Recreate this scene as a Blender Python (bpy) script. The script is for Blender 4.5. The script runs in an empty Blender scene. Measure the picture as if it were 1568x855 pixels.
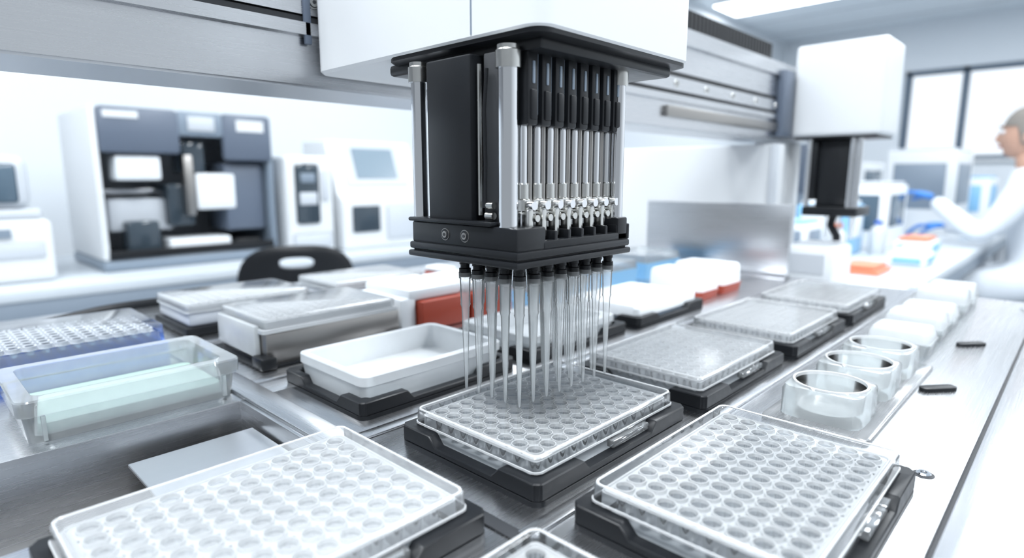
import bpy, bmesh, math, random
from mathutils import Vector, Matrix
random.seed(4)
S=0.128; ZC=1.0685
def P(X,Y,u): return Vector((X*S,Y*S,ZC-u*S))

# ---------------------------------------------------------------- materials
def newmat(name):
    m=bpy.data.materials.new(name); m.use_nodes=True
    nt=m.node_tree; nt.nodes.clear()
    out=nt.nodes.new('ShaderNodeOutputMaterial')
    return m,nt,out
def pr(name,col,rough=.5,metal=0,spec=.5,noise=0,nscale=40,emis=None,es=0,coat=0):
    m,nt,out=newmat(name)
    p=nt.nodes.new('ShaderNodeBsdfPrincipled')
    p.inputs['Base Color'].default_value=(*col,1); p.inputs['Roughness'].default_value=rough
    p.inputs['Metallic'].default_value=metal; p.inputs['Specular IOR Level'].default_value=spec
    p.inputs['Coat Weight'].default_value=coat
    if emis: p.inputs['Emission Color'].default_value=(*emis,1); p.inputs['Emission Strength'].default_value=es
    if noise:
        tc=nt.nodes.new('ShaderNodeTexCoord'); n=nt.nodes.new('ShaderNodeTexNoise'); n.inputs['Scale'].default_value=nscale
        n.inputs['Detail'].default_value=4
        nt.links.new(tc.outputs['Object'],n.inputs['Vector'])
        mr=nt.nodes.new('ShaderNodeMapRange'); mr.inputs['To Min'].default_value=max(0,rough-noise); mr.inputs['To Max'].default_value=min(1,rough+noise)
        nt.links.new(n.outputs['Fac'],mr.inputs['Value']); nt.links.new(mr.outputs['Result'],p.inputs['Roughness'])
    nt.links.new(p.outputs[0],out.inputs[0]); return m
def brushed(name,col,rough=.28,sc=(10,1100,1100),amp=.03):
    m,nt,out=newmat(name)
    p=nt.nodes.new('ShaderNodeBsdfPrincipled'); p.inputs['Metallic'].default_value=1
    tc=nt.nodes.new('ShaderNodeTexCoord'); mp=nt.nodes.new('ShaderNodeMapping'); mp.inputs['Scale'].default_value=sc
    n=nt.nodes.new('ShaderNodeTexNoise'); n.inputs['Scale'].default_value=1; n.inputs['Detail'].default_value=4
    nt.links.new(tc.outputs['Object'],mp.inputs[0]); nt.links.new(mp.outputs[0],n.inputs['Vector'])
    mr=nt.nodes.new('ShaderNodeMapRange'); mr.inputs['To Min'].default_value=rough-amp; mr.inputs['To Max'].default_value=rough+amp
    nt.links.new(n.outputs['Fac'],mr.inputs['Value']); nt.links.new(mr.outputs['Result'],p.inputs['Roughness'])
    cr=nt.nodes.new('ShaderNodeMapRange'); cr.inputs['To Min'].default_value=.965; cr.inputs['To Max'].default_value=1.02
    nt.links.new(n.outputs['Fac'],cr.inputs['Value'])
    mx=nt.nodes.new('ShaderNodeMix'); mx.data_type='RGBA'; mx.blend_type='MULTIPLY'; mx.inputs['Factor'].default_value=1
    mx.inputs[6].default_value=(*col,1); nt.links.new(cr.outputs['Result'],mx.inputs[7]); nt.links.new(mx.outputs[2],p.inputs['Base Color'])
    nt.links.new(p.outputs[0],out.inputs[0]); return m
def plastic(name,tint,trans,diff,rough=.08,ior=1.45,transl=.5,noise=0):
    """thin clear/frosted plastic sheet: transparent + diffuse/translucent + fresnel gloss"""
    m,nt,out=newmat(name); N=nt.nodes.new; L=nt.links.new
    t=N('ShaderNodeBsdfTransparent'); t.inputs[0].default_value=(*trans,1)
    d=N('ShaderNodeBsdfDiffuse'); d.inputs[0].default_value=(*tint,1)
    tl=N('ShaderNodeBsdfTranslucent'); tl.inputs[0].default_value=(*tint,1)
    g=N('ShaderNodeBsdfGlossy'); g.inputs['Roughness'].default_value=rough
    a=N('ShaderNodeMixShader'); a.inputs[0].default_value=transl; L(d.outputs[0],a.inputs[1]); L(tl.outputs[0],a.inputs[2])
    b=N('ShaderNodeMixShader'); b.inputs[0].default_value=diff; L(t.outputs[0],b.inputs[1]); L(a.outputs[0],b.inputs[2])
    if noise:
        tc=N('ShaderNodeTexCoord'); n=N('ShaderNodeTexNoise'); n.inputs['Scale'].default_value=60
        L(tc.outputs['Object'],n.inputs['Vector']); mr=N('ShaderNodeMapRange')
        mr.inputs['To Min'].default_value=max(0,diff-noise); mr.inputs['To Max'].default_value=min(1,diff+noise)
        L(n.outputs['Fac'],mr.inputs['Value']); L(mr.outputs['Result'],b.inputs[0])
    f=N('ShaderNodeFresnel'); f.inputs[0].default_value=ior
    c=N('ShaderNodeMixShader'); L(f.outputs[0],c.inputs[0]); L(b.outputs[0],c.inputs[1]); L(g.outputs[0],c.inputs[2])
    L(c.outputs[0],out.inputs[0]); return m

M={}
M['steel']=brushed('brushed_steel',(.60,.61,.63),.27)
M['steel_y']=brushed('brushed_steel_cross',(.58,.59,.61),.28,sc=(1100,10,1100))
M['steel_d']=brushed('dark_brushed_steel',(.38,.365,.35),.33)
M['alu']=brushed('satin_aluminium',(.66,.68,.71),.36,sc=(5,400,400))
M['chrome']=pr('polished_chrome',(.78,.79,.81),.12,1,noise=.03)
M['nut']=pr('nickel_fitting',(.60,.60,.58),.25,1,noise=.05,nscale=300)
M['black']=pr('black_anodised',(.008,.009,.011),.32,0,.35,noise=.06,nscale=120)
M['blackp']=pr('black_plastic',(.008,.009,.011),.38,0,.28,noise=.08,nscale=200)
M['dark']=pr('dark_recess',(.02,.022,.026),.6)
M['white']=pr('white_painted_metal',(.66,.68,.70),.35,0,.5,noise=.05)
M['whitep']=pr('white_plastic',(.74,.77,.80),.4,noise=.05)
M['ivory']=pr('light_grey_plastic',(.50,.53,.57),.45,noise=.05)
M['slate']=pr('slate_blue_panel',(.10,.125,.17),.4,noise=.05)
M['slate2']=pr('grey_blue_panel',(.19,.235,.29),.4,noise=.05)
M['screen']=pr('dark_screen',(.08,.12,.16),.12,noise=.02)
M['screenl']=pr('light_screen',(.20,.26,.31),.2,noise=.02)
M['glassd']=pr('smoked_window',(.04,.055,.07),.08,noise=.02)
M['red']=pr('red_brown_plastic',(.34,.045,.02),.45,noise=.08)
M['orange']=pr('orange_plastic',(.62,.20,.11),.5,noise=.05)
M['blue']=pr('blue_plastic',(.012,.11,.50),.35,noise=.05)
M['bluel']=pr('pale_blue_plastic',(.22,.46,.70),.4,noise=.05)
M['green']=pr('pale_green_liquid',(.46,.62,.55),.3,noise=.03)
M['wall']=pr('painted_wall',(.72,.76,.80),.7,noise=.05,nscale=5)
M['floor']=pr('vinyl_floor',(.42,.46,.50),.3,noise=.08,nscale=3)
M['ceil']=pr('ceiling_tile',(.72,.77,.81),.8,noise=.05,nscale=6)
M['bench']=pr('bench_laminate',(.50,.54,.58),.3,noise=.05)
M['cab']=pr('bench_cabinet',(.20,.24,.29),.5,noise=.05)
M['frame']=pr('window_frame',(.10,.14,.19),.5,noise=.05)
M['lamp']=pr('led_panel',(1,1,1),.5,emis=(.93,.97,1),es=6,noise=.01)
M['coat']=pr('lab_coat_cotton',(.68,.72,.77),.85,noise=.05)
M['skin']=pr('skin',(.50,.30,.22),.5,noise=.08)
M['hair']=pr('brown_hair',(.12,.075,.05),.55,noise=.1)
M['net']=pr('hair_net',(.22,.20,.18),.8,noise=.05)
M['glove']=pr('blue_nitrile_glove',(.04,.20,.58),.5,noise=.08)
M['trouser']=pr('dark_trousers',(.05,.06,.09),.8,noise=.05)
M['lid']=plastic('clear_lid_plastic',(.93,.97,1),(.99,.995,1),.035,.05,1.5,.2)
M['deck']=plastic('clear_plate_deck',(.96,.975,.99),(.96,.975,.985),.52,.06,1.6,.15)
M['rim']=plastic('well_rim_plastic',(.98,.99,1),(.95,.97,.98),.58,.03,2.0,.1)
M['wallw']=plastic('well_wall_plastic',(.90,.93,.96),(.91,.935,.955),.27,.04,1.85,.25)
M['bot']=plastic('well_bottom_plastic',(.98,.99,1),(.96,.98,.99),.80,.05,1.6,.05)
M['skirt']=plastic('clear_skirt_plastic',(.93,.96,.99),(.98,.99,.995),.18,.05,1.6,.3)
M['lidf']=plastic('frosted_lid_plastic',(.95,.97,.99),(.98,.99,1),.20,.14,1.45,.12,noise=.08)
M['wellf']=plastic('milky_well_plastic',(.95,.965,.98),(.93,.95,.965),.68,.12,1.5,.15)
M['milky']=plastic('milky_polypropylene',(.82,.85,.875),(.9,.94,.95),.80,.22,1.45,.3,noise=.06)
M['milkyc']=plastic('translucent_bin_plastic',(.88,.925,.94),(.96,.98,.985),.38,.12,1.5,.35,noise=.06)
M['tip']=plastic('tip_polypropylene',(.96,.99,1),(1,1,1),.30,.10,1.3,.55)

# ---------------------------------------------------------------- builder
def rrect(lx,ly,r,seg=4,cx=0,cy=0):
    pts=[]
    for (sx,sy,a0) in ((1,1,0),(-1,1,90),(-1,-1,180),(1,-1,270)):
        for i in range(seg+1):
            a=math.radians(a0+90*i/seg)
            pts.append((cx+sx*(lx/2-r)+r*math.cos(a),cy+sy*(ly/2-r)+r*math.sin(a)))
    return pts
class B:
    def __init__(s): s.bm=bmesh.new(); s.mats=[]; s.xf=Matrix.Identity(4)
    def mi(s,m):
        m=M[m] if isinstance(m,str) else m
        if m not in s.mats: s.mats.append(m)
        return s.mats.index(m)
    def add(s,t,mat,fix=True):
        if mat is not None: i=s.mi(mat)
        if fix: bmesh.ops.recalc_face_normals(t,faces=t.faces[:])
        for f in t.faces:
            if mat is not None: f.material_index=i
            f.smooth=True
        t.transform(s.xf)
        me=bpy.data.meshes.new('tmp'); t.to_mesh(me); t.free(); s.bm.from_mesh(me); bpy.data.meshes.remove(me)
    def box(s,x0,x1,y0,y1,z0,z1,mat,bev=0,seg=2,xf=None):
        t=bmesh.new(); bmesh.ops.create_cube(t,size=1)
        for v in t.verts:
            v.co=Vector(((x0+x1)/2+v.co.x*(x1-x0),(y0+y1)/2+v.co.y*(y1-y0),(z0+z1)/2+v.co.z*(z1-z0)))
        if bev: bmesh.ops.bevel(t,geom=t.edges[:]+t.verts[:],offset=bev,segments=seg,profile=.5,affect='EDGES')
        if xf: t.transform(xf)
        s.add(t,mat)
    def hb(s,X0,X1,Y0,Y1,u0,u1,mat,bev=0,seg=2):
        s.box(X0*S,X1*S,Y0*S,Y1*S,ZC-max(u0,u1)*S,ZC-min(u0,u1)*S,mat,bev,seg)
    def prism(s,poly,a0,a1,axis,mat,bev=0,seg=2):
        t=bmesh.new()
        def mk(p,a):
            if axis=='z': return (p[0],p[1],a)
            if axis=='x': return (a,p[0],p[1])
            return (p[0],a,p[1])
        v0=[t.verts.new(mk(p,a0)) for p in poly]; v1=[t.verts.new(mk(p,a1)) for p in poly]
        t.faces.new(v0); t.faces.new(v1)
        n=len(poly)
        for i in range(n): t.faces.new((v0[i],v0[(i+1)%n],v1[(i+1)%n],v1[i]))
        bmesh.ops.recalc_face_normals(t,faces=t.faces[:])
        if bev: bmesh.ops.bevel(t,geom=t.edges[:],offset=bev,segments=seg,profile=.5,affect='EDGES')
        s.add(t,mat)
    def loft(s,loops,mat,cap0=True,cap1=True,fix=True):
        t=bmesh.new(); vs=[[t.verts.new(p) for p in lp] for lp in loops]
        n=len(loops[0])
        for a,b in zip(vs,vs[1:]):
            for i in range(n): t.faces.new((a[i],a[(i+1)%n],b[(i+1)%n],b[i]))
        if cap0: t.faces.new(vs[0])
        if cap1: t.faces.new(vs[-1])
        s.add(t,mat,fix)
    def rr(s,spec,mat,cx=0,cy=0,cap0=True,cap1=True,seg=4):
        """spec list of (lx,ly,r,z)"""
        s.loft([[(x,y,z) for x,y in rrect(lx,ly,r,seg,cx,cy)] for lx,ly,r,z in spec],mat,cap0,cap1)
    def lathe(s,prof,cx,cy,mat,seg=20,cap0=True,cap1=True):
        s.loft([[(cx+r*math.cos(2*math.pi*i/seg),cy+r*math.sin(2*math.pi*i/seg),z) for i in range(seg)] for r,z in prof],mat,cap0,cap1)
    def cyl(s,p0,p1,r0,r1,mat,seg=20):
        p0=Vector(p0);p1=Vector(p1); d=(p1-p0).normalized()
        a=Vector((0,0,1)) if abs(d.z)<.9 else Vector((1,0,0))
        e=d.cross(a).normalized(); f=d.cross(e)
        mk=lambda p,r:[p+e*r*math.cos(2*math.pi*i/seg)+f*r*math.sin(2*math.pi*i/seg) for i in range(seg)]
        s.loft([mk(p0,r0),mk(p1,r1)],mat)
    def tube(s,pts,r,mat,seg=12,rad=None):
        pts=[Vector(p) for p in pts]; loops=[]; pe=None
        for i,p in enumerate(pts):
            d=(pts[min(i+1,len(pts)-1)]-pts[max(i-1,0)]).normalized()
            if pe is None:
                a=Vector((0,0,1)) if abs(d.z)<.9 else Vector((1,0,0)); e=d.cross(a).normalized()
            else: e=(pe-d*pe.dot(d)).normalized()
            pe=e; f=d.cross(e); R=rad[i] if rad else r
            loops.append([p+e*R*math.cos(2*math.pi*k/seg)+f*R*math.sin(2*math.pi*k/seg) for k in range(seg)])
        s.loft(loops,mat)
    def ball(s,c,r,mat,sx=1,sy=1,sz=1,seg=24,fn=None):
        t=bmesh.new(); bmesh.ops.create_uvsphere(t,u_segments=seg,v_segments=seg*2//3,radius=1)
        for v in t.verts:
            co=v.co.copy()
            if fn: co=fn(co)
            v.co=Vector((c[0]+co.x*r*sx,c[1]+co.y*r*sy,c[2]+co.z*r*sz))
        s.add(t,mat)
    def mesh(s,name,recenter=True,angle=35):
        me=bpy.data.meshes.new(name); off=Vector((0,0,0))
        if recenter:
            xs=[v.co for v in s.bm.verts]
            off=Vector(((min(c.x for c in xs)+max(c.x for c in xs))/2,(min(c.y for c in xs)+max(c.y for c in xs))/2,min(c.z for c in xs)))
            for v in s.bm.verts: v.co-=off
        s.bm.to_mesh(me); s.bm.free()
        for m in s.mats: me.materials.append(m)
        try: me.set_sharp_from_angle(angle=math.radians(angle))
        except Exception: pass
        return me,off
    def obj(s,name,loc=None,recenter=True,rz=0,angle=35):
        me,off=s.mesh(name,recenter,angle)
        o=bpy.data.objects.new(name,me); bpy.context.collection.objects.link(o)
        o.location=Vector(loc) if loc is not None else off
        o.rotation_euler[2]=rz
        return o
def inst(name,me,loc,rz=0,sy=1):
    o=bpy.data.objects.new(name,me); bpy.context.collection.objects.link(o); o.location=loc; o.rotation_euler[2]=rz; o.scale=(1,sy,1); return o

DECK=1.16
# ---------------------------------------------------------------- microplate
PL,PW=.1254,.0896
def well_grid(b,nx,ny,px,py,zt,prof,mats,seg=20):
    t=bmesh.new(); nseg=len(prof)+1
    if isinstance(mats,str): mats=[mats]*nseg
    ids=[b.mi(m) for m in mats]
    for i in range(nx):
        for j in range(ny):
            cx=(i-(nx-1)/2)*px; cy=(j-(ny-1)/2)*py
            sq=[]
            for k in range(seg):
                a=2*math.pi*(k+.5)/seg; c,s_=math.cos(a),math.sin(a); m=max(abs(c),abs(s_))
                sq.append((cx+c/m*px/2,cy+s_/m*py/2,zt))
            loops=[sq]+[[(cx+r*math.cos(2*math.pi*(k+.5)/seg),cy+r*math.sin(2*math.pi*(k+.5)/seg),z) for k in range(seg)] for r,z in prof]
            vs=[[t.verts.new(p) for p in lp] for lp in loops]
            for q,(a_,b_) in enumerate(zip(vs,vs[1:])):
                for k in range(seg):
                    f=t.faces.new((a_[k],a_[(k+1)%seg],b_[(k+1)%seg],b_[k])); f.material_index=ids[q]
            f=t.faces.new(vs[-1]); f.material_index=ids[-1]
    b.add(t,None,False)
def make_plate(name,frost,lm,lid=True):
    b=B()
    bl,bw=.1225,.0867; px,py=.0094,.0098
    zt=.0165
    wm=['deck','rim','rim','rim','wallw','wallw','bot','bot'] if not frost else ['wellf','rim','rim','rim','wallw','wellf','bot','bot']
    well_grid(b,12,8,px,py,zt,[(.0044,zt),(.0043,zt+.0018),(.0038,zt+.0018),(.0036,zt+.0002),(.0035,zt-.001),(.0031,.0075),(.0016,.0055)],wm[:8],24)
    b.rr([(bl,bw,.003,.0031),(bl,bw,.003,.0055),(bl-.0022,bw-.0022,.003,.0058),(bl-.0030,bw-.0030,.003,zt)],'skirt',cap0=False,cap1=False)
    b.rr([(bl-.0030,bw-.0030,.003,zt),(12*px,8*py,.0004,zt)],'deck',cap0=False,cap1=False)
    b.rr([(bl-.0040,bw-.0040,.003,zt),(bl-.0042,bw-.0042,.003,zt+.0009),(bl-.0056,bw-.0056,.003,zt+.0009),(bl-.0058,bw-.0058,.003,zt)],'rim',cap0=False,cap1=False)
    if lid:
        b.rr([(PL,PW,.004,.0128),(PL-.0006,PW-.0006,.004,.0196),(PL-.0020,PW-.0020,.0036,.0204),(PL-.006,PW-.006,.003,.0206),(PL-.0068,PW-.0068,.003,.0202)],lm,cap0=False)
        b.rr([(PL+.0010,PW+.0010,.0044,.0124),(PL+.0010,PW+.0010,.0044,.0134),(PL-.0004,PW-.0004,.004,.0134)],'rim',cap0=False,cap1=False)
        b.rr([(PL-.0016,PW-.0016,.0038,.0203),(PL-.0020,PW-.0020,.0038,.0209),(PL-.0034,PW-.0034,.0034,.0209),(PL-.0038,PW-.0038,.0034,.0205)],'rim',cap0=False,cap1=False)
    b.box(-.005,.03,-bw/2-.0045,-bw/2-.0002,.0072,.0112,'skirt',.0006)
    me,_=b.mesh(name,False); return me
plate_clear=make_plate('microplate',False,'lid')
plate_frost=make_plate('microplate_frosted',True,'lidf')
def make_nest():
    b=B(); L=PL+.012; W=PW+.012; bl,bw=.1232,.0874
    b.rr([(L,W,.006,0),(L,W,.006,.0026),(L-.001,W-.001,.0055,.0028)],'blackp')
    b.rr([(bl-.004,bw-.004,.002,.0028),(bl-.004,bw-.004,.002,.0030)],'whitep')  # white insert added to the nest floor to brighten the plate above
    def prof(l,e,h0=.0062,h1=.0115): return [(-l/2,.0028),(l/2,.0028),(l/2,h1),(l/2-e,h1),(l/2-e-.005,h0),(-l/2+e+.005,h0),(-l/2+e,h1),(-l/2,h1)]
    for sg in (1,-1):
        a,c=sorted((sg*(W/2-.0003),sg*(bw/2+.0001)));
        b.prism(prof(L-.006,.032),a,c,'y','blackp',.0006,1)
        a,c=sorted((sg*(L/2-.0003),sg*(bl/2+.0001)))
        b.prism(prof(W-.006,.022),a,c,'x','blackp',.0006,1)
    for sx in (1,-1):
        for sy in (1,-1): b.lathe([(.0052,.003),(.0052,.0108),(.0046,.0115)],sx*(L/2-.0056),sy*(W/2-.0056),'blackp')
    me,_=b.mesh('plate_nest',False); return me
nest=make_nest()
zd=ZC-DECK*S
cols=[.725,2.015,3.235,4.47,5.70]; R1=1.69; R0=.75
for (x,y,me,sy) in [(cols[0],1.735,plate_frost,1.10),(cols[1],R1,plate_clear,1.02),(cols[2],1.66,plate_frost,1),(cols[3],1.65,plate_frost,1),(cols[4],1.65,plate_frost,1),
               (cols[1],R0,plate_clear,1),(cols[0],.72,plate_clear,1)]:
    inst('microplate',me,(x*S,y*S,zd),0,sy); inst('plate_nest',nest,(x*S,y*S,zd),0,sy)

# ---------------------------------------------------------------- reservoir in row 2
def reservoir(lx,ly,h,mat,t=.006):
    b=B()
    b.rr([(lx-.006,ly-.006,.006,0),(lx-.002,ly-.002,.007,h-.007),(lx,ly,.007,h-.0065),(lx,ly,.007,h-.0006),(lx-.001,ly-.001,.0065,h),
          (lx-2*t,ly-2*t,.006,h),(lx-2*t-.001,ly-2*t-.001,.006,h-.001),(lx-2*t-.006,ly-2*t-.006,.005,.004)],mat)
    return b
inst('plate_nest',nest,(2.02*S,2.80*S,zd))
b=reservoir(.124,.0865,.0215,'milky',.0055)
b.obj('reagent_reservoir',(2.02*S,2.80*S,zd+.003),False)
inst('plate_nest',nest,(3.235*S,2.80*S,zd))
b=reservoir(.122,.0855,.017,'milky',.009); b.obj('reagent_reservoir',(3.235*S,2.80*S,zd+.003),False)
b=B(); b.rr([(.122,.086,.004,0),(.122,.086,.004,.006)],'slate2'); b.rr([(.124,.088,.006,.006),(.124,.088,.006,.015),(.121,.085,.006,.0175),(.11,.075,.004,.0175),(.108,.073,.004,.0165)],'whitep')
b.obj('lidded_sample_box',(4.47*S,2.80*S,zd+.003),False); inst('plate_nest',nest,(4.47*S,2.80*S,zd))
def tip_box(name,X,Y,lx,ly,h,base,top,hb_=.4,grid=False,rz=0):
    b=B(); 
    b.rr([(lx-.004,ly-.004,.004,0),(lx,ly,.004,h*hb_)],base)
    b.rr([(lx-.002,ly-.002,.005,h*hb_),(lx-.004,ly-.004,.005,h-.003),(lx-.008,ly-.008,.005,h),(lx-.02,ly-.02,.004,h),(lx-.022,ly-.022,.004,h-.001)],top)
    return b.obj(name,(X*S,Y*S,zd),False,rz)
tip_box('tip_box',5.45,2.85,.05,.075,.034,'red','whitep',.3)
tip_box('tip_box',5.95,2.85,.055,.075,.036,'red','whitep',.3)
tip_box('tip_box',6.35,3.88,.10,.08,.036,'bluel','milkyc',.65)
tip_box('tip_box',5.40,3.88,.10,.08,.032,'bluel','milkyc',.65)
tip_box('tip_box',4.45,3.88,.11,.085,.024,'bluel','milkyc',.6)
b=B()
b.hb(2.75,3.22,3.55,4.2,1.155,.93,'red',.002); b.hb(3.25,3.72,3.55,4.2,1.155,.93,'red',.002)
b.hb(2.68,3.2,3.62,4.22,.929,.84,'whitep',.003); b.hb(3.24,3.74,3.6,4.22,.929,.85,'whitep',.003)
b.hb(2.60,2.745,3.62,4.2,1.155,.9,'whitep',.003)
b.obj('tube_rack_box')
# steel-sided rack with plate on top row 3
b=B()
b.hb(1.54,2.52,3.53,4.22,1.15,.945,'steel_d',.0015)
b.hb(1.48,2.56,3.50,4.28,1.158,1.14,'blackp',.002); b.hb(1.48,1.58,3.47,3.62,1.158,1.08,'blackp',.002); b.hb(2.46,2.56,3.47,3.62,1.158,1.09,'blackp',.002)
b.hb(1.50,1.538,3.60,4.18,1.10,.90,'milky',.002)
b.xf=Matrix.Translation(P(2.02,3.875,.945))
well_grid(b,12,8,.0092,.0094,.0085,[(.0042,.0085),(.0042,.0095),(.0036,.0095),(.0034,.005)],'wellf',14)
b.rr([(.128,.089,.003,0.0),(.128,.089,.003,.003),(.121,.083,.003,.0035),(.12,.082,.003,.0085),(12*.0092,8*.0094,.0004,.0085)],'milky',cap1=False)
b.rr([(.124,.086,.004,.004),(.1235,.0855,.004,.0105),(.12,.082,.004,.0115)],'lidf',cap0=False)
b.obj('heater_block_with_plate')
for k,(X,Y) in enumerate(((1.95,5.0),(3.15,5.0))):
    b=B()
    b.hb(X-.5,X+.5,Y-.36,Y+.36,1.158,1.09,'blackp',.002)
    b.hb(X-.47,X+.47,Y-.33,Y+.33,1.09,.985,'ivory',.003)
    b.xf=Matrix.Translation(P(X,Y,.985))
    well_grid(b,12,8,.0092,.0094,.0065,[(.0042,.0065),(.0042,.0075),(.0036,.0075),(.0034,.003)],'wellf',12)
    b.rr([(.124,.086,.003,0.0),(.12,.082,.003,.0065),(12*.0092,8*.0094,.0004,.0065)],'milky',cap1=False)
    b.rr([(.124,.086,.004,.002),(.1235,.0855,.004,.0085),(.12,.082,.004,.0095)],'lidf',cap0=False)
    b.obj('stacked_sample_plate')
b=B(); b.hb(3.82,4.02,4.6,4.9,1.158,.95,'red',.003); b.hb(3.82,4.02,4.6,4.9,.95,.90,'whitep',.003); b.obj('tube_rack_box')

# translucent bin, left
def bin_(lx,ly,h,name,loc,liquid=True):
    b=B()
    b.rr([(lx-.010,ly-.010,.006,0),(lx-.006,ly-.006,.007,h*.62),(lx-.001,ly-.001,.007,h*.64),(lx,ly,.007,h-.001),(lx-.0015,ly-.0015,.006,h),
          (lx-.018,ly-.018,.006,h),(lx-.019,ly-.019,.006,h-.001),(lx-.019,ly-.019,.006,h*.66),(lx-.016,ly-.016,.005,.003)],'milkyc')
    for i in (-1,1):
        b.box(i*(lx/2-.012)-.001,i*(lx/2-.012)+.001,-ly/2+.0005,-ly/2+.004,.002,h*.62,'milkyc')
    if liquid: b.rr([(lx-.021,ly-.021,.005,.0035),(lx-.0205,ly-.0205,.005,h*.34)],'green')
    return b.obj(name,loc,False)
bin_(.122,.088,.0265,'reagent_bin',(.78*S,3.54*S,zd))
# blue tip rack
b=B(); b.rr([(.130,.094,.004,0),(.130,.094,.004,.014),(.128,.092,.004,.0145)],'blue')
b.rr([(.122,.086,.004,.0145),(.12,.084,.004,.0235)],'milkyc',cap0=False,cap1=False)
well_grid(b,12,8,.0095,.0098,.0235,[(.0042,.0235),(.0042,.0265),(.0030,.0265),(.0028,.02)],['milky','whitep','whitep','milkyc','bluel'],14)
b.rr([(.126,.09,.005,.016),(.125,.089,.005,.029),(.122,.086,.005,.030)],'lid',cap0=False)
b.obj('tip_rack',(.70*S,4.56*S,zd),False)

# ---------------------------------------------------------------- right hand modules
def tube_block(X,Y,lx,ly,h,mat='milkyc',rh=.017):
    b=B(); seg=40
    def sq(lx,ly,z): 
        out=[]
        for k in range(seg):
            a=2*math.pi*(k+.5)/seg; c,s_=math.cos(a),math.sin(a); p=7
            m=(abs(c)**p+abs(s_)**p)**(1/p); out.append((c/m*lx/2,s_/m*ly/2,z))
        return out
    ci=lambda r,z,e=1:[(r*math.cos(2*math.pi*(k+.5)/seg),r*e*math.sin(2*math.pi*(k+.5)/seg),z) for k in range(seg)]
    e=ly/lx
    b.loft([sq(lx,ly,0),sq(lx,ly,h-.003),sq(lx-.002,ly-.002,h-.0005),sq(lx-.004,ly-.004,h),ci(rh+.0015,h,e)],mat,cap1=False)
    b.loft([ci(rh+.0015,h,e),ci(rh+.0015,h+.001,e),ci(rh,h+.001,e),ci(rh,h-.001,e)],'rim',False,False)
    b.loft([ci(rh,h-.001,e),ci(rh-.001,.004,e)],'milkyc',False,False)
    b.loft([ci(rh-.001,.004,e),ci(rh-.012,.003,e)],'steel_d',False,True)
    return b
for X,mt in ((3.10,'milkyc'),(3.60,'milkyc'),(4.06,'milkyc')):
    tube_block(X,.80,.046,.046,.019,mt,.0200).obj('tube_holder_block',(X*S,.82*S,zd+.0031),False)
b=B(); b.rr([(.19,.060,.004,0),(.19,.060,.004,.0025),(.188,.058,.004,.003)],'lidf'); b.obj('holder_rack_tray',(3.6*S,.82*S,zd),False)
for X,h,w in ((4.75,.020,.05),(5.2,.024,.05),(5.65,.022,.05),(6.25,.028,.055),(6.72,.026,.05)):
    tip_box('tube_box',X,.84,w-.006,.048,h,'milkyc','milky',.5)
b=B()
b.rr([(.026,.008,.0035,0),(.026,.008,.0035,.0024),(.023,.0055,.0024,.003)],'blackp'); k1,_=b.mesh('deck_latch',False)
inst('deck_latch',k1,P(3.92,.50,DECK),-.7); inst('deck_latch',k1,P(5.15,.50,DECK),-.7)
def screw_mesh():
    b=B(); b.lathe([(.0034,0),(.0034,.0008),(.0028,.0014),(.0016,.0014),(.0016,.0004)],0,0,'chrome',24); b.lathe([(.0048,0),(.0048,.0002)],0,0,'dark',24)
    me,_=b.mesh('deck_screw',False); return me
sm=screw_mesh()
for X,Y in ((2.73,.36),(1.28,.30),(6.9,.32)): inst('deck_screw',sm,P(X,Y,DECK))

# ---------------------------------------------------------------- deck / machine body
b=B()
X0,X1,Y0,Y1=-3.5,7.3,-1.6,6.3; OX0,OX1,OY0,OY1=-2.2,1.20,2.32,3.12
b.hb(X0,X1,.25,OY0,DECK,1.95,'steel',.0006); 
b.hb(X0,X1,OY1,Y1,DECK,1.95,'steel',.0006)
b.hb(OX1,X1,OY0,OY1,DECK,1.95,'steel_y',.0006)
b.hb(X0,OX0,OY0,OY1,DECK,1.95,'steel',.0006)
b.hb(OX0,OX1,OY0,OY1,1.75,1.95,'steel_d')
b.hb(X0,X1,.235,.25,DECK+.02,1.95,'dark')
b.hb(X0,X1,.02,.235,DECK-.006,1.95,'steel',.001)
b.hb(X0,X1,.005,.02,DECK+.02,1.95,'dark')
b.hb(X0,X1,-.22,.005,DECK+.02,1.95,'steel',.001)
b.hb(X0,X1,-.26,-.22,DECK-.02,1.95,'steel',.001)
b.hb(X0,X1,Y0,-.26,DECK+.03,1.95,'steel',.001)
for yy in (1.215,2.255,3.33,4.42): b.hb(1.33,X1-.1,yy-.03,yy+.03,DECK,DECK-.012,'steel',.0006)
b.hb(1.22,1.36,2.26,4.3,DECK,DECK-.02,'steel_y',.0008)
b.hb(1.29,1.345,.3,2.2,DECK,DECK-.008,'dark',.0004)
b.hb(X0+.1,X1-.1,Y0+.1,Y1-.1,1.95,8.0,'white',.004)
b.hb(X0+.3,X1-.3,Y0+.3,Y1-.3,8.0,8.347,'dark')
b.obj('liquid_handler_deck')
b=B()
pts=[(.63*S,2.36*S),(1.18*S,2.36*S),(1.18*S,2.93*S),(.63*S,2.93*S)]
b.prism(pts,ZC-1.262*S,ZC-1.245*S,'z','alu',.0004,1); b.hb(.70,.76,2.40,2.9,1.262,1.745,'steel_d'); b.hb(1.1,1.16,2.40,2.9,1.262,1.745,'steel_d')
b.obj('waste_chute_shelf')
b=B(); b.hb(7.05,7.12,2.42,4.25,1.158,.31,'steel_y',.001); b.hb(7.0,7.18,2.42,4.25,1.158,1.12,'steel',.001); b.obj('steel_end_panel')
b=B(); b.hb(7.75,7.95,2.85,6.0,-.40,8.34,'white',.004); b.hb(7.70,7.76,2.85,2.95,-.40,1.6,'ivory',.002)
b.obj('machine_side_housing')

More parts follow.
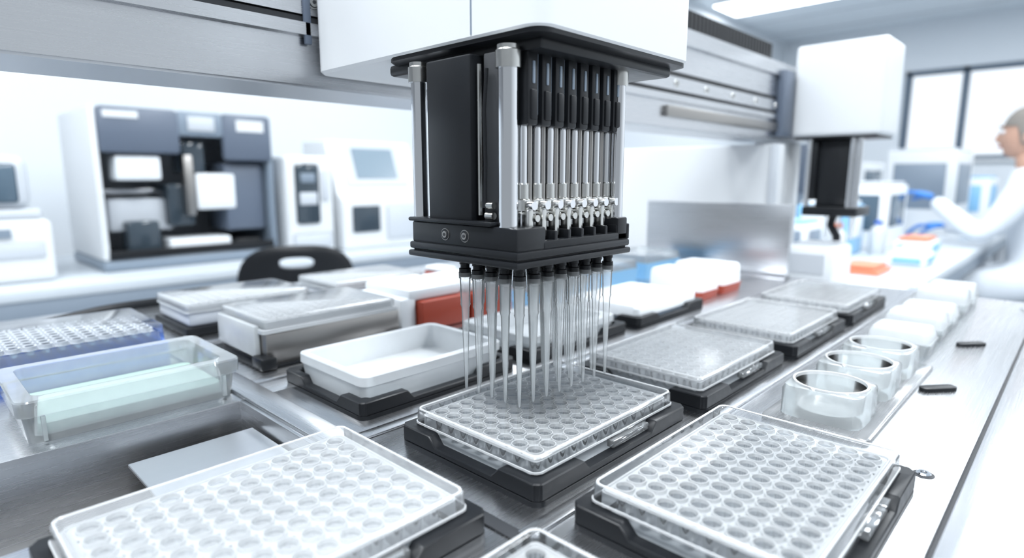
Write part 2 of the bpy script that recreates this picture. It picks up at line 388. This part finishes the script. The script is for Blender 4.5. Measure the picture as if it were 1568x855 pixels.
# ---------------------------------------------------------------- gantry beam
b=B()
z=lambda u: ZC-u*S
prof=[(3.0,-.466),(3.0,-.70),(2.965,-.705),(2.965,-.765),(3.05,-.77),(3.05,-.80),(2.98,-.805),(2.98,-.93),(3.03,-.94),(3.03,-.97),(3.0,-.98),(3.0,-1.22),(2.96,-1.23),(2.96,-1.33),(3.0,-1.34),(3.0,-1.40),(3.54,-1.40),(3.54,-.466)]
b.prism([(y*S,z(u)) for y,u in prof],-4*S,9.3*S,'x','steel')
b.hb(-4,9.3,2.99,3.04,-.772,-.798,'dark'); b.hb(-4,9.3,3.0,3.02,-.942,-.968,'dark')
b.hb(-4,9.3,3.02,3.52,-.455,-.466,'alu')
b.hb(5.2,8.25,2.955,3.0,-.56,-.66,'steel_d',.001); b.hb(7.9,8.25,2.90,3.0,-.5,-1.3,'slate',.002)
for X in [-.2+.62*i for i in range(15)]:
    c=P(X,2.98,-.87); b.cyl(c,c+Vector((0,-.0012,0)),.0045,.0042,'nut',20); b.cyl(c+Vector((0,-.0011,0)),c+Vector((0,-.0014,0)),.0034,.0034,'dark',20)
    b.cyl(c+Vector((0,-.0012,0)),c+Vector((0,-.002,0)),.003,.003,'nut',16); b.cyl(c+Vector((0,-.0019,0)),c+Vector((0,-.0022,0)),.0013,.0013,'dark',6)
b.hb(8.5,9.0,3.02,3.5,-.455,1.0,'white',.004); b.hb(8.5,9.0,3.02,3.5,1.0,8.34,'white',.004)
b.obj('gantry_beam')
b=B()
for i in range(60):
    X=2.8+i*.085
    b.hb(X,X+.075,3.08,3.46,-1.41,-1.62,'blackp',.0015,1)
    b.hb(X+.02,X+.09,3.12,3.42,-1.44,-1.59,'dark')
b.obj('cable_chain')

# ---------------------------------------------------------------- pipetting head
b=B()
hx0,hx1,hy0,hy1=1.64,2.72,1.43,2.96
def rp(x0,x1,y0,y1,r): 
    return [(x*S,y*S) for x,y in rrect(x1-x0,y1-y0,r,6,(x0+x1)/2,(y0+y1)/2)]
lo=lambda x0,x1,y0,y1,r,u:[(x,y,z(u)) for x,y in rp(x0,x1,y0,y1,r)]
b.loft([lo(hx0+.05,hx1-.05,hy0+.05,hy1-.6,.05,-.49),lo(hx0+.01,hx1-.01,hy0+.01,hy1-.6,.07,-.50),lo(hx0+.01,hx1-.01,hy0+.01,hy1-.6,.07,-.52)],'black')
b.loft([lo(hx0+.015,hx1-.015,hy0+.015,hy1-.015,.07,-.512),lo(hx0,hx1,hy0,hy1,.08,-.525),lo(hx0,hx1,hy0,hy1,.08,-1.62),lo(hx0+.03,hx1-.03,hy0+.03,hy1-.03,.07,-1.66)],'white')
b.hb(hx0-.002,hx0+.01,1.775,1.782,-.53,-1.6,'slate2')
b.hb(1.60,1.64,2.965,2.985,-.66,-1.1,'slate',.001)
b.hb(1.70,2.62,1.48,2.40,-.45,-.50,'black',.002)
b.hb(1.60,2.36,1.50,2.16,.342,.315,'black',.0012); b.hb(1.605,2.355,1.505,2.155,.31,.278,'black',.0012); b.hb(1.62,2.34,1.52,2.14,.318,.306,'dark')
b.hb(1.615,1.78,1.515,2.145,.282,.19,'black',.0012)
b.hb(1.60,1.70,1.64,2.155,.19,.172,'black',.001)
b.hb(1.78,2.345,1.90,2.145,.282,.19,'black',.0012); b.hb(2.27,2.345,1.515,1.9,.282,.18,'black',.001)
b.hb(1.76,2.345,1.515,1.56,.282,.245,'black',.001)
for i in range(8):
    X=1.72+.0857*i
    b.hb(X-.010+.043,X+.010+.043,1.52,1.58,.282,.21,'black',.0008)
for (X,Y,r) in ((1.655,1.598,.0375),(1.648,2.118,.032),(2.312,1.555,.027),(2.30,2.09,.030)):
    b.lathe([(r*S,z(.19)),(r*S,z(-.46))],X*S,Y*S,'chrome',32)
    b.lathe([((r+.010)*S,z(-.39)),((r+.010)*S,z(-.45)),((r+.004)*S,z(-.455)),((r+.004)*S,z(-.47))],X*S,Y*S,'nut',32)
b.hb(1.618,1.70,1.765,2.03,.19,-.46,'black',.0012)
b.hb(1.70,2.26,1.80,2.0,.28,-.46,'black',.001)
b.hb(1.66,1.74,1.655,1.735,.19,-.46,'dark',.001)
b.cyl(P(1.645,1.742,.15),P(1.645,1.742,-.42),.0011,.0011,'nut',8)
b.tube([P(1.645,1.70,-.40),P(1.63,1.70,-.25),P(1.64,1.705,-.05),P(1.63,1.70,.12)],.0009,'blackp',8)
for u in (.15,.11): b.cyl(P(1.64,1.66,u),P(1.64,1.70,u),.0018,.0018,'nut',12)
for Y in (1.92,1.80):
    c=P(1.615,Y,.235); b.cyl(c+Vector((.001,0,0)),c+Vector((-.0004,0,0)),.0033,.0032,'steel_d',20); b.cyl(c,c+Vector((-.0006,0,0)),.0028,.0028,'black',20)
    b.cyl(c+Vector((-.0003,0,0)),c+Vector((-.0010,0,0)),.0018,.0018,'steel_d',16); b.cyl(c+Vector((-.0003,0,0)),c+Vector((-.0013,0,0)),.0009,.0009,'dark',6)
for j,Y in enumerate((1.60,1.70)):
    for i in range(8):
        X=1.735+.0785*i
        cx,cy=X*S,Y*S
        if j==0:
            b.hb(X-.029,X+.029,1.545,1.68,-.19,-.455,'black',.0012)
            b.hb(X-.018,X+.018,1.536,1.56,-.21,-.32,'blackp',.0008)
            b.hb(X-.006,X+.006,1.540,1.56,-.34,-.42,'slate2',.0004)
            b.hb(X+.031,X+.045,1.56,1.70,-.23,-.455,'slate2',.0004)
        r=.0185*S if j==0 else .014*S
        b.lathe([(r,z(.20)),(r,z(-.20))],cx,cy,'chrome',20)
        b.lathe([(r*.5,z(.20)),(r*.5,z(-.20))],cx+.0042,cy-.001,'steel_d',10)
        if j==0:
            b.lathe([(.026*S,z(.085)),(.026*S,z(.03)),(.022*S,z(.025))],cx,cy,'nut',16)
            b.lathe([(.032*S,z(.13)),(.032*S,z(.09)),(.026*S,z(.085))],cx,cy,'nut',6)
            b.hb(X-.014,X+.014,1.552,1.60,.125,.235,'nut',.0006)
            b.cyl(P(X,1.565,.11),P(X,1.535,.11),.0022,.0022,'chrome',12)
            b.cyl(P(X+.03,1.57,.16),P(X+.03,1.545,.16),.0018,.0018,'nut',10)
            b.lathe([(.024*S,z(.28)),(.024*S,z(.20)),(.019*S,z(.19))],cx+.0035,cy+.001,'blackp',14)
        else:
            b.lathe([(.024*S,z(.10)),(.024*S,z(.0))],cx,cy,'nut',12)
b.hb(1.70,2.33,1.575,1.60,.145,.135,'nut',.0005)
for i in range(8):
    for j in range(5):
        X=(1.72+.0857*i)*S; Y=(1.60+.08*j)*S
        b.lathe([(.024*S,z(.345)),(.024*S,z(.37)),(.020*S,z(.372)),(.020*S,z(.385)),(.026*S,z(.388)),(.026*S,z(.415)),(.022*S,z(.425))],X,Y,'blackp',14)
        b.lathe([(.0275*S,z(.405)),(.0275*S,z(.43)),(.0235*S,z(.435)),(.0210*S,z(.54)),(.0225*S,z(.545)),(.0175*S,z(.56)),(.0135*S,z(.70)),(.0065*S,z(.925)),(.0035*S,z(.93))],X,Y,'tip',16,cap0=False,cap1=False)
b.obj('pipetting_head')

# second head
b=B()
b.hb(8.3,9.1,1.9,2.94,-.5,-1.62,'white',.007,4); b.hb(8.34,9.06,1.94,2.9,-.47,-.505,'black',.002)
b.hb(8.45,8.95,2.25,2.62,.42,-.47,'black',.003); b.hb(8.36,9.0,2.1,2.75,.50,.38,'black',.003)
b.hb(8.40,8.62,2.62,2.72,.3,-.47,'blackp',.003)
for Y in (2.14,2.22,2.72): b.cyl(P(8.42,Y,.38),P(8.42,Y,-.47),.0042,.0042,'chrome',16)
b.tube([P(8.5,2.4,.5),P(8.5,2.42,.62),P(8.42,2.36,.68),P(8.36,2.3,.74),P(8.36,2.3,.80)],.006,'blackp')
for Y in (2.2,2.35,2.5): b.lathe([(.004,z(.5)),(.004,z(.6)),(.0015,z(.8))],8.6*S,Y*S,'tip',12)
b.obj('pipetting_head')
b=B(); b.hb(7.95,8.75,2.2,2.80,1.4,.86,'whitep',.006); b.hb(7.94,7.95,2.3,2.75,1.2,.95,'ivory'); b.hb(8.1,8.7,2.3,2.75,.86,.84,'ivory',.002)
b.hb(7.97,9.2,1.6,2.80,1.4,8.34,'white',.005)
b.obj('wash_station')

# black cable lying on rear of deck
b=B()
cp=[(.2,5.0),(.55,5.5),(.94,5.82),(1.37,6.02),(1.97,5.98),(2.35,5.75),(2.5,5.5)]
def cr(p,t):
    n=len(p)-1; i=min(int(t*n),n-1); f=t*n-i
    g=lambda k:Vector(p[max(0,min(n,k))]); a,b_,c,d=g(i-1),g(i),g(i+1),g(i+2)
    return .5*((2*b_)+(c-a)*f+(2*a-5*b_+4*c-d)*f*f+(3*b_-a-3*c+d)*f**3)
pts=[]
for i in range(37):
    q=cr(cp,i/36); pts.append(P(q.x,q.y,DECK)+Vector((0,0,.0051)))
b.tube(pts,.005,'blackp',14)
b.obj('black_cable')

# ---------------------------------------------------------------- left bench and machines
BU=2.49
def bench(X0,X1,Y0,Y1,name,gap=None):
    b=B(); b.hb(X0,X1,Y0,Y1,BU,BU+.26,'bench',.004)
    b.hb(X0+.05,X1-.05,Y0+.05,Y0+.12,BU+.26,BU+.7,'cab',.002)
    n=max(1,int((X1-X0)/5))
    for i in range(n+1):
        x=X0+.1+(X1-X0-.6)*i/n
        for y in (Y0+.2,Y1-.6):
            if not (gap and gap[0]-.4<x<gap[1] and y<Y0+.3): b.hb(x,x+.4,y,y+.4,BU+.26,8.347,'ivory',.003)
    x=X0+.8
    while x+3.6<X1:
        if not (gap and x<gap[1] and x+3.4>gap[0]):
            b.hb(x,x+3.4,Y0+.8,Y1-.6,BU+1.0,8.2,'cab',.004)
            for q in range(3): b.hb(x+.1,x+3.3,Y0+.72,Y0+.8,BU+1.1+1.55*q,BU+2.5+1.55*q,'slate2',.003)
        x+=4.2
    return b.obj(name)
bench(-6,15.5,16.9,23.6,'laboratory_bench')
b=B(); x0,x1,y0,y1=3.94,8.66,18.4,21.9; T=-1.78
b.hb(x0,x1,y0,y1,BU,BU-.30,'slate2',.01)
b.hb(x0,x0+.18,y0,y1,BU-.3,T,'white',.01); b.hb(x1-.18,x1,y0+.05,y1,BU-.3,T,'slate2',.01)
b.hb(x0+.18,x1-.18,y1-.2,y1,BU-.3,T,'ivory'); b.hb(x0+.1,x1-.1,y0+.2,y1,-1.5,T+.02,'slate',.01)
b.hb(x0+.16,x0+2.1,y0-.06,y0+.15,-.6,T,'slate',.015); b.hb(x1-1.5,x1-.05,y0-.06,y0+.15,-.45,T,'slate',.015); b.hb(x0+2.05,x1-1.45,y0-.03,y0+.15,-1.1,T,'slate2',.01)
b.hb(x0+.3,x0+1.1,y0-.08,y0-.05,-1.5,-1.68,'white'); b.hb(x1-1.1,x1-.3,y0-.08,y0-.05,-1.3,-1.62,'white'); b.hb(x0+2.3,x1-1.7,y0-.07,y0-.03,-1.25,-1.65,'ivory',.004)
b.hb(x0+2.2,x1-1.9,y0+.3,y0+1.3,-.1,-1.0,'glassd',.01); b.hb(x0+2.5,x1-1.1,y0+.25,y0+1.0,.95,-.1,'whitep',.012)
b.hb(x0+.5,x0+1.6,y0+.1,y0+.8,.1,-.55,'whitep',.01); b.hb(x1-1.4,x1-.25,y0+.3,y0+1.8,1.6,-.4,'slate',.01)
b.hb(x0+.4,x0+2.0,y0+.8,y0+2.5,1.5,.6,'ivory',.01); b.hb(x0+.7,x0+1.5,y0+.3,y0+1.0,2.1,1.2,'glassd',.01)
b.hb(x0+1.7,x0+3.4,y0+.3,y0+1.4,2.18,1.75,'whitep',.01); b.hb(x0+3.5,x1-.4,y0+.3,y0+1.4,2.18,1.85,'blackp',.01)
b.hb(x0+1.8,x0+2.5,y0+.5,y0+2.2,1.4,.2,'glassd',.01); b.hb(x0+2.2,x0+2.45,y0+.2,y0+.5,1.1,-.6,'steel_d',.005)
b.hb(x0+.3,x1-.3,y0+1.6,y0+1.8,.5,.35,'steel',.002)
b.hb(x0+.15,x1-.15,y0-.02,y0+.05,BU-.32,BU-.55,'blackp',.004)
b.obj('benchtop_liquid_handler')
b=B()
b.hb(.3,2.9,18.0,20.6,BU,1.0,'white',.02,3); b.hb(.5,2.75,18.1,20.3,1.0,.75,'ivory',.01)
b.hb(.2,2.6,18.15,20.2,.75,-.5,'ivory',.03,3); b.hb(.45,2.35,18.1,18.2,.6,-.3,'screen',.01); b.hb(.5,2.7,17.96,18.0,1.9,1.5,'ivory',.004); b.hb(.9,2.1,17.94,18.0,1.4,1.2,'slate2')
b.obj('benchtop_analyzer')
b=B(); b.hb(8.95,10.6,18.3,20.8,BU,-.66,'white',.02,3); b.hb(9.25,10.05,18.22,18.32,1.5,-.4,'glassd',.01); b.hb(9.35,9.95,18.18,18.24,.9,.5,'ivory',.004)
b.hb(9.4,9.9,18.18,18.24,.2,-.1,'slate2',.004); b.hb(9.1,10.45,18.24,18.31,2.3,1.8,'ivory',.01); b.hb(10.15,10.4,18.26,18.31,.8,-.2,'ivory',.005); b.obj('incubator_cabinet')
b=B(); Yf=18.2
side=[(Yf,BU),(Yf,.75),(Yf+.35,.55),(Yf+1.0,-1.25),(Yf+2.6,-1.25),(Yf+2.6,BU)]
b.prism([(y*S,z(u)) for y,u in side],10.85*S,14.4*S,'x','white',.012,3)
sl=Vector((0,.65*S,1.8*S)).normalized()
def onface(xa,xb,ta,tb,off,mat,t_=.006):
    a=P(0,Yf+.35,.55); n=Vector((0,-1.8,.65)).normalized()
    L=1.8*S*1.063
    vs=[]
    for o in (off,off+t_):
        for (x,t) in ((xa,ta),(xb,ta),(xb,tb),(xa,tb)): vs.append(a+Vector((x*S,0,0))+sl*L*t+n*o)
    b.loft([vs[:4],vs[4:]],mat)
onface(11.3,13.9,.12,.95,.0,'ivory'); onface(11.75,13.45,.26,.84,.006,'screenl',.003)
b.hb(11.2,12.3,Yf-.06,Yf,1.9,1.0,'glassd',.004); b.hb(12.6,14.1,Yf-.06,Yf,2.2,1.0,'ivory',.006)
b.obj('sequencing_instrument')
# office chair
b=B()
def se(w,h,p,n=40,cx=0,cz=0): 
    out=[]
    for k in range(n):
        a=2*math.pi*k/n; c,s_=math.cos(a),math.sin(a); m=(abs(c)**p+abs(s_)**p)**(1/p); out.append((cx+c/m*w/2,cz+s_/m*h/2))
    return out
zc_=.72; hh=.30
def bk(w,h,y,p=3.2,cz=zc_): return [(x,y+.9*x*x,zz) for x,zz in se(w,h,p,40,0,cz)]
hz=.82
slot=lambda y,w=.095,h=.032:[(x,y+.9*x*x,zz) for x,zz in se(w,h,3,40,0,hz)]
b.loft([slot(0),bk(.31,hh-.03,-.002),bk(.335,hh,.006),bk(.335,hh,.024),bk(.31,hh-.03,.032),slot(.03),slot(0)],'blackp',False,False)
b.tube([(0,.03,.60),(0,.05,.50),(0,.10,.445),(0,.22,.44)],.018,'blackp')
b.rr([(.40,.38,.10,.455),(.43,.42,.12,.47),(.43,.42,.12,.50),(.38,.37,.10,.52)],'blackp',cx=0,cy=.27,seg=6)
b.cyl((0,.25,.455),(0,.25,.10),.025,.03,'blackp'); b.cyl((0,.25,.42),(0,.25,.25),.032,.032,'nut')
for k in range(5):
    a=2*math.pi*k/5+.3; e=Vector((math.cos(a)*.27,.25+math.sin(a)*.27,.075)); b.tube([(0,.25,.12),((e.x)*.5,(e.y+.25)/2,.11),tuple(e)],.018,'blackp',rad=[.028,.022,.016])
    b.ball((e.x,e.y,.0295),.029,'blackp',.6,1,1,12)
b.obj('office_chair',(6.45*S,12.9*S,0),False,-.50)

# ---------------------------------------------------------------- room shell
RX0,RX1,RY0,RY1=-26,70,-24,26; CZ=-14.3
b=B(); b.hb(RX0,RX1+2,RY0,RY1+2,8.347,8.9,'floor'); b.obj('floor')
b=B(); b.hb(RX0,RX1+2,RY0,RY1+2,CZ,CZ-1,'ceil')
for i in range(-4,12): b.hb(i*6-.06,i*6+.06,RY0,RY1,CZ+.05,CZ,'ivory')
b.obj('ceiling')
b=B(); b.hb(RX0,RX1+2,RY1,RY1+1.5,8.34,CZ,'wall'); b.obj('wall_back')
b=B()
WT,WB=-9.9,-1.6
b.hb(RX1,RX1+1.5,RY0,RY1,8.34,WB,'wall'); b.hb(RX1,RX1+1.5,RY0,RY1,WT,CZ,'wall'); b.hb(RX1,RX1+1.5,14.4,RY1,WB,WT,'wall')
b.obj('wall_right')
b=B()
for yy in (14.4,9.9,1.0,-8.0,-17.0): b.hb(RX1-.1,RX1+.7,yy-.5,yy,WB,WT,'frame',.004)
b.hb(RX1-.1,RX1+.7,RY0,14.4,WT,WT+.45,'frame',.004); b.hb(RX1-.1,RX1+.7,RY0,14.4,WB-.35,WB,'frame',.004)
b.obj('window_1')
b=B(); b.hb(RX1-.4,RX1,RY0,14.8,WB,WB+.3,'white',.005); b.obj('trim_1')
b=B(); b.hb(RX0,RX1,RY1-.15,RY1,8.34,7.6,'ivory'); b.obj('baseboard_back')
b=B(); b.hb(RX1-.15,RX1,RY0,RY1-.2,8.34,7.6,'ivory'); b.obj('baseboard_right')
for (X,Y,en) in ((53,20.6,14),(53,4,16),(53,-8,16),(46,14,14),(32,-1,24),(32,-13,24),(14,15,15),(14,2,46),(14,-10,38),(-4,14,28),(-4,2,50),(-4,-10,38)):
    b=B(); b.hb(X-2.4,X+2.4,Y-4.6,Y+4.6,CZ+.16,CZ+.001,'white',.003); b.hb(X-2.2,X+2.2,Y-4.4,Y+4.4,CZ+.2,CZ+.15,'lamp'); b.obj('ceiling_light_panel')
    l=bpy.data.lights.new('panel_light','AREA'); l.shape='RECTANGLE'; l.size=.5; l.size_y=1.1; l.energy=en; l.color=(.93,.97,1)
    lo_=bpy.data.objects.new('panel_light',l); bpy.context.collection.objects.link(lo_); lo_.location=P(X,Y,CZ+.35)

# ---------------------------------------------------------------- right hand lab
bench(16.4,44,2.7,7.2,'laboratory_bench',gap=(26.6,30.6))
bench(30,60,10.5,15,'laboratory_bench')
def box_on(name,X0,X1,Y0,Y1,h,parts):
    b=B(); b.hb(X0,X1,Y0,Y1,BU,BU-h,parts[0],.01 if h>.3 else .003,3)
    if len(parts)>1: b.hb(X0-.03,X0,Y0+.12*(Y1-Y0),Y1-.12*(Y1-Y0),BU-.3*h,BU-.85*h,parts[1],.003)
    if len(parts)>1: b.hb(X0+.15*(X1-X0),X1-.15*(X1-X0),Y0-.03,Y0,BU-.35*h,BU-.85*h,parts[1],.003)
    b.hb(X0+.1,X1-.1,Y0+.1,Y1-.1,BU-h,BU-h-.12,parts[-1] if len(parts)>2 else parts[0],.005)
    return b.obj(name)
box_on('reagent_storage_box',20.5,22.5,5.4,6.9,1.6,('bluel','whitep','whitep'))
box_on('reagent_storage_box',18.5,20.0,5.9,7.0,1.1,('whitep','slate2','bluel'))
box_on('tube_rack',17.2,18.6,3.7,4.7,.12,('orange',))
box_on('benchtop_centrifuge',23.5,26.5,5.0,6.9,2.2,('whitep','screen','ivory'))
box_on('tube_rack',22,23.6,3.4,4.4,.5,('whitep','bluel','orange'))
box_on('benchtop_incubator',32,37,4.4,7.0,3.6,('white','slate2','ivory'))
box_on('tube_rack',19.5,21,3.1,4.0,.35,('whitep','bluel'))
box_on('reagent_storage_box',38.5,42,3.8,6.6,2.4,('whitep','bluel','bluel'))
box_on('benchtop_incubator',36,41,11,14,5.2,('slate2','slate','slate'))
box_on('benchtop_centrifuge',44,50,11,14,3.4,('whitep','screen','ivory'))
def bottle(X,Y,r,h,m,capm):
    b=B(); b.lathe([(r*.95,0),(r,.004),(r,h*.7),(r*.85,h*.78),(r*.4,h*.86),(r*.4,h*.9)],0,0,m,24); b.lathe([(r*.5,h*.9),(r*.5,h)],0,0,capm,24)
    b.obj('reagent_bottle',P(X,Y,BU),False)
for a in ((23.0,6.5,.035,.2,'milky','blue'),(17.2,6.4,.03,.16,'bluel','blue'),(19.0,5.2,.03,.15,'milky','orange'),(27.3,6.4,.04,.22,'milky','blue'),(30.8,6.5,.04,.24,'bluel','whitep'),(22.2,4.9,.03,.14,'milky','blue')): bottle(*a)
b=B(); b.hb(55,60,15.5,20,8.34,-5,'slate2',.02); b.hb(54.9,55,15.8,17.6,7.5,-4.5,'slate',.01); b.hb(54.9,55,17.9,19.7,7.5,-4.5,'slate',.01); b.obj('storage_cabinet')

# ---------------------------------------------------------------- seated scientist
def skinobj(name,verts,edges,radii,mat,parent,sub=2,root=0):
    me=bpy.data.meshes.new(name); me.from_pydata([Vector(v) for v in verts],edges,[]); me.materials.append(M[mat])
    o=bpy.data.objects.new(name,me); bpy.context.collection.objects.link(o)
    sk=o.modifiers.new('skin','SKIN'); sk.use_smooth_shade=True
    for i,r in enumerate(radii):
        d=me.skin_vertices[0].data[i]; d.radius=r if isinstance(r,tuple) else (r,r); d.use_root=(i==root)
    ss=o.modifiers.new('sub','SUBSURF'); ss.levels=sub; ss.render_levels=sub
    o.parent=parent; return o
def scientist(loc,rz):
    root=bpy.data.objects.new('seated_scientist',None); bpy.context.collection.objects.link(root); root.location=loc; root.rotation_euler[2]=rz
    V=[(0,0,.60),(0,.01,.72),(0,.03,.86),(0,.04,.98),(0,.05,1.06),(0,.06,1.10),
       (-.12,.05,1.04),(-.18,.06,1.01),(-.22,.14,.87),(-.235,.19,.80),(-.18,.30,.88),(-.13,.40,.96),
       (.12,.05,1.04),(.18,.06,1.01),(.22,.13,.87),(.235,.18,.80),(.18,.30,.81),(.12,.38,.82),
       (-.09,.02,.57),(-.12,.20,.56),(-.13,.36,.55),(.09,.02,.57),(.12,.20,.56),(.13,.36,.55)]
    E=[(0,1),(1,2),(2,3),(3,4),(4,5),(4,6),(6,7),(7,8),(8,9),(9,10),(10,11),(4,12),(12,13),(13,14),(14,15),(15,16),(16,17),(0,18),(18,19),(19,20),(0,21),(21,22),(22,23)]
    Rr=[(.15,.12),(.13,.11),(.14,.11),(.14,.11),(.085,.08),.05,.085,.072,.058,.052,.045,.036,.085,.072,.058,.052,.045,.036,.10,.088,.075,.10,.088,.075]
    skinobj('lab_coat',V,E,Rr,'coat',root)
    for s_ in (-1,1):
        skinobj('trouser_leg',[(s_*.125,.30,.55),(s_*.13,.41,.52),(s_*.13,.42,.32),(s_*.13,.41,.11)],[(0,1),(1,2),(2,3)],[.065,.062,.05,.038],'trouser',root)
        skinobj('shoe',[(s_*.13,.39,.045),(s_*.13,.47,.04),(s_*.13,.57,.034)],[(0,1),(1,2)],[.042,.042,.032],'blackp',root)
    skinobj('neck',[(0,.06,1.07),(0,.075,1.13),(0,.085,1.19)],[(0,1),(1,2)],[.055,.05,.05],'skin',root)
    b=B(); hc=(0,.095,1.262)
    def hf(c):
        x,y,zz=c
        w=1-.22*max(0,-zz)**1.3
        y2=y*(1-.06*max(0,-zz)) + (.10*max(0,-zz) if y>0 else -.02)
        if zz<-.35 and y<0: y2*=.72
        if y>.6: y2-= .05*math.exp(-((zz-.08)/.12)**2)*min(1,abs(x)*4)
        nose=math.exp(-(x/.12)**2)*(math.exp(-((zz+.22)/.13)**2)*.24+math.exp(-((zz+.02)/.14)**2)*.10) if y>0 else 0
        lips=math.exp(-(x/.25)**2)*math.exp(-((zz+.50)/.06)**2)*.06 if y>0 else 0
        chin=math.exp(-(x/.3)**2)*math.exp(-((zz+.80)/.13)**2)*.12 if y>0 else 0
        return Vector((x*w,y2+nose+lips+chin,zz))
    b.ball(hc,.1,'skin',.75,.93,1.15,48,hf)
    b.ball(hc,.1,'net',.84,1.05,1.20,32,lambda c:Vector((c.x,c.y*(1 if c.y<0 else .92)-.06,max(c.z,.22 if c.y>.2 else -.45)*1.0+.05)))
    b.ball((0,.095-.098,1.25),.035,'net',1.1,.8,1)
    for s_ in (-1,1):
        b.ball((s_*.074,.088,1.25),.03,'skin',.35,.6,1.0,16)
        b.ball((s_*.032,.095+.081,1.272),.0125,'whitep',1,.8,.8,16); b.ball((s_*.032,.095+.090,1.272),.0055,'hair',1,.6,1,12)
        b.tube([(s_*.014,.187,1.292),(s_*.032,.191,1.298),(s_*.052,.178,1.292)],.0032,'hair',8)
    b.tube([(-.024,.182,1.204),(0,.193,1.206),(.024,.182,1.204)],.0045,'red',8)
    o=b.obj('head',(0,0,0),False); o.parent=root
    def hand(w,d,up,side,nm):
        w=Vector(w); d=Vector(d).normalized(); up=Vector(up).normalized(); sd=d.cross(up).normalized()*side
        T=lambda a,b_,c:tuple(w+d*a+sd*b_+up*c)
        skinobj(nm+'_palm',[T(-.02,0,0),T(.03,0,0),T(.075,0,-.004)],[(0,1),(1,2)],[(.028,.022),(.036,.017),(.038,.015)],'glove',root)
        for k,(off,l) in enumerate(((-.028,.068),(-.010,.076),(.009,.071),(.027,.056))):
            skinobj(nm+'_finger_%d'%(k+1),[T(.068,off,-.002),T(.085,off,-.003),T(.085+l*.42,off,-.003-l*.22),T(.085+l*.68,off,-.004-l*.5),T(.085+l*.80,off,-.004-l*.78)],[(0,1),(1,2),(2,3),(3,4)],[.0095,.0092,.0085,.008,.007],'glove',root)
        skinobj(nm+'_thumb',[T(.02,-.026,-.004),T(.045,-.045,-.014),T(.07,-.05,-.028),T(.09,-.042,-.042)],[(0,1),(1,2),(2,3)],[.013,.011,.0098,.0085],'glove',root)
    hand((-.125,.415,.975),(.15,.9,.25),(0,-.2,1),-1,'hand_left')
    hand((.115,.395,.822),(-.2,1,-.02),(0,0,1),1,'hand_right')
    return root
scientist((28.6*S,1.25*S,0),0)
b=B(); b.rr([(.34,.34,.16,.41),(.36,.36,.17,.425),(.36,.36,.17,.445),(.32,.32,.15,.452)],'blackp',seg=8); b.cyl((0,0,.41),(0,0,.08),.024,.024,'chrome')
for k in range(5):
    a=2*math.pi*k/5; e=(math.cos(a)*.24,math.sin(a)*.24,.06); b.tube([(0,0,.10),e],.016,'blackp'); b.ball((e[0],e[1],.029),.028,'blackp',.7,.7,1,12)
b.obj('lab_stool',(28.6*S,1.2*S,0),False)

# ---------------------------------------------------------------- world, camera
w=bpy.data.worlds.new('sky'); bpy.context.scene.world=w; w.use_nodes=True
nt=w.node_tree; bg=nt.nodes['Background']; bg.inputs[0].default_value=(.84,.92,1,1)
tc=nt.nodes.new('ShaderNodeTexCoord'); sp=nt.nodes.new('ShaderNodeSeparateXYZ'); mr=nt.nodes.new('ShaderNodeMapRange')
nt.links.new(tc.outputs['Generated'],sp.inputs[0]); nt.links.new(sp.outputs[0],mr.inputs['Value'])
mr.inputs['From Min'].default_value=-.3; mr.inputs['From Max'].default_value=.9; mr.inputs['To Min'].default_value=.46; mr.inputs['To Max'].default_value=1.3
nt.links.new(mr.outputs['Result'],bg.inputs[1])
cam=bpy.data.cameras.new('camera'); co=bpy.data.objects.new('camera',cam); bpy.context.collection.objects.link(co)
co.location=(0,0,ZC); cam.sensor_width=36; cam.lens=926/1568*36; cam.clip_start=.005; cam.clip_end=60
pitch=math.atan(157/926); yaw=math.radians(43.65)
co.rotation_euler=(math.pi/2-pitch,0,yaw-math.pi/2)
cam.dof.use_dof=True; cam.dof.focus_distance=.33; cam.dof.aperture_fstop=5.4
sc=bpy.context.scene; sc.camera=co
sc.view_settings.view_transform='Standard'
sc.view_settings.look='None'
sc.view_settings.exposure=-0.02
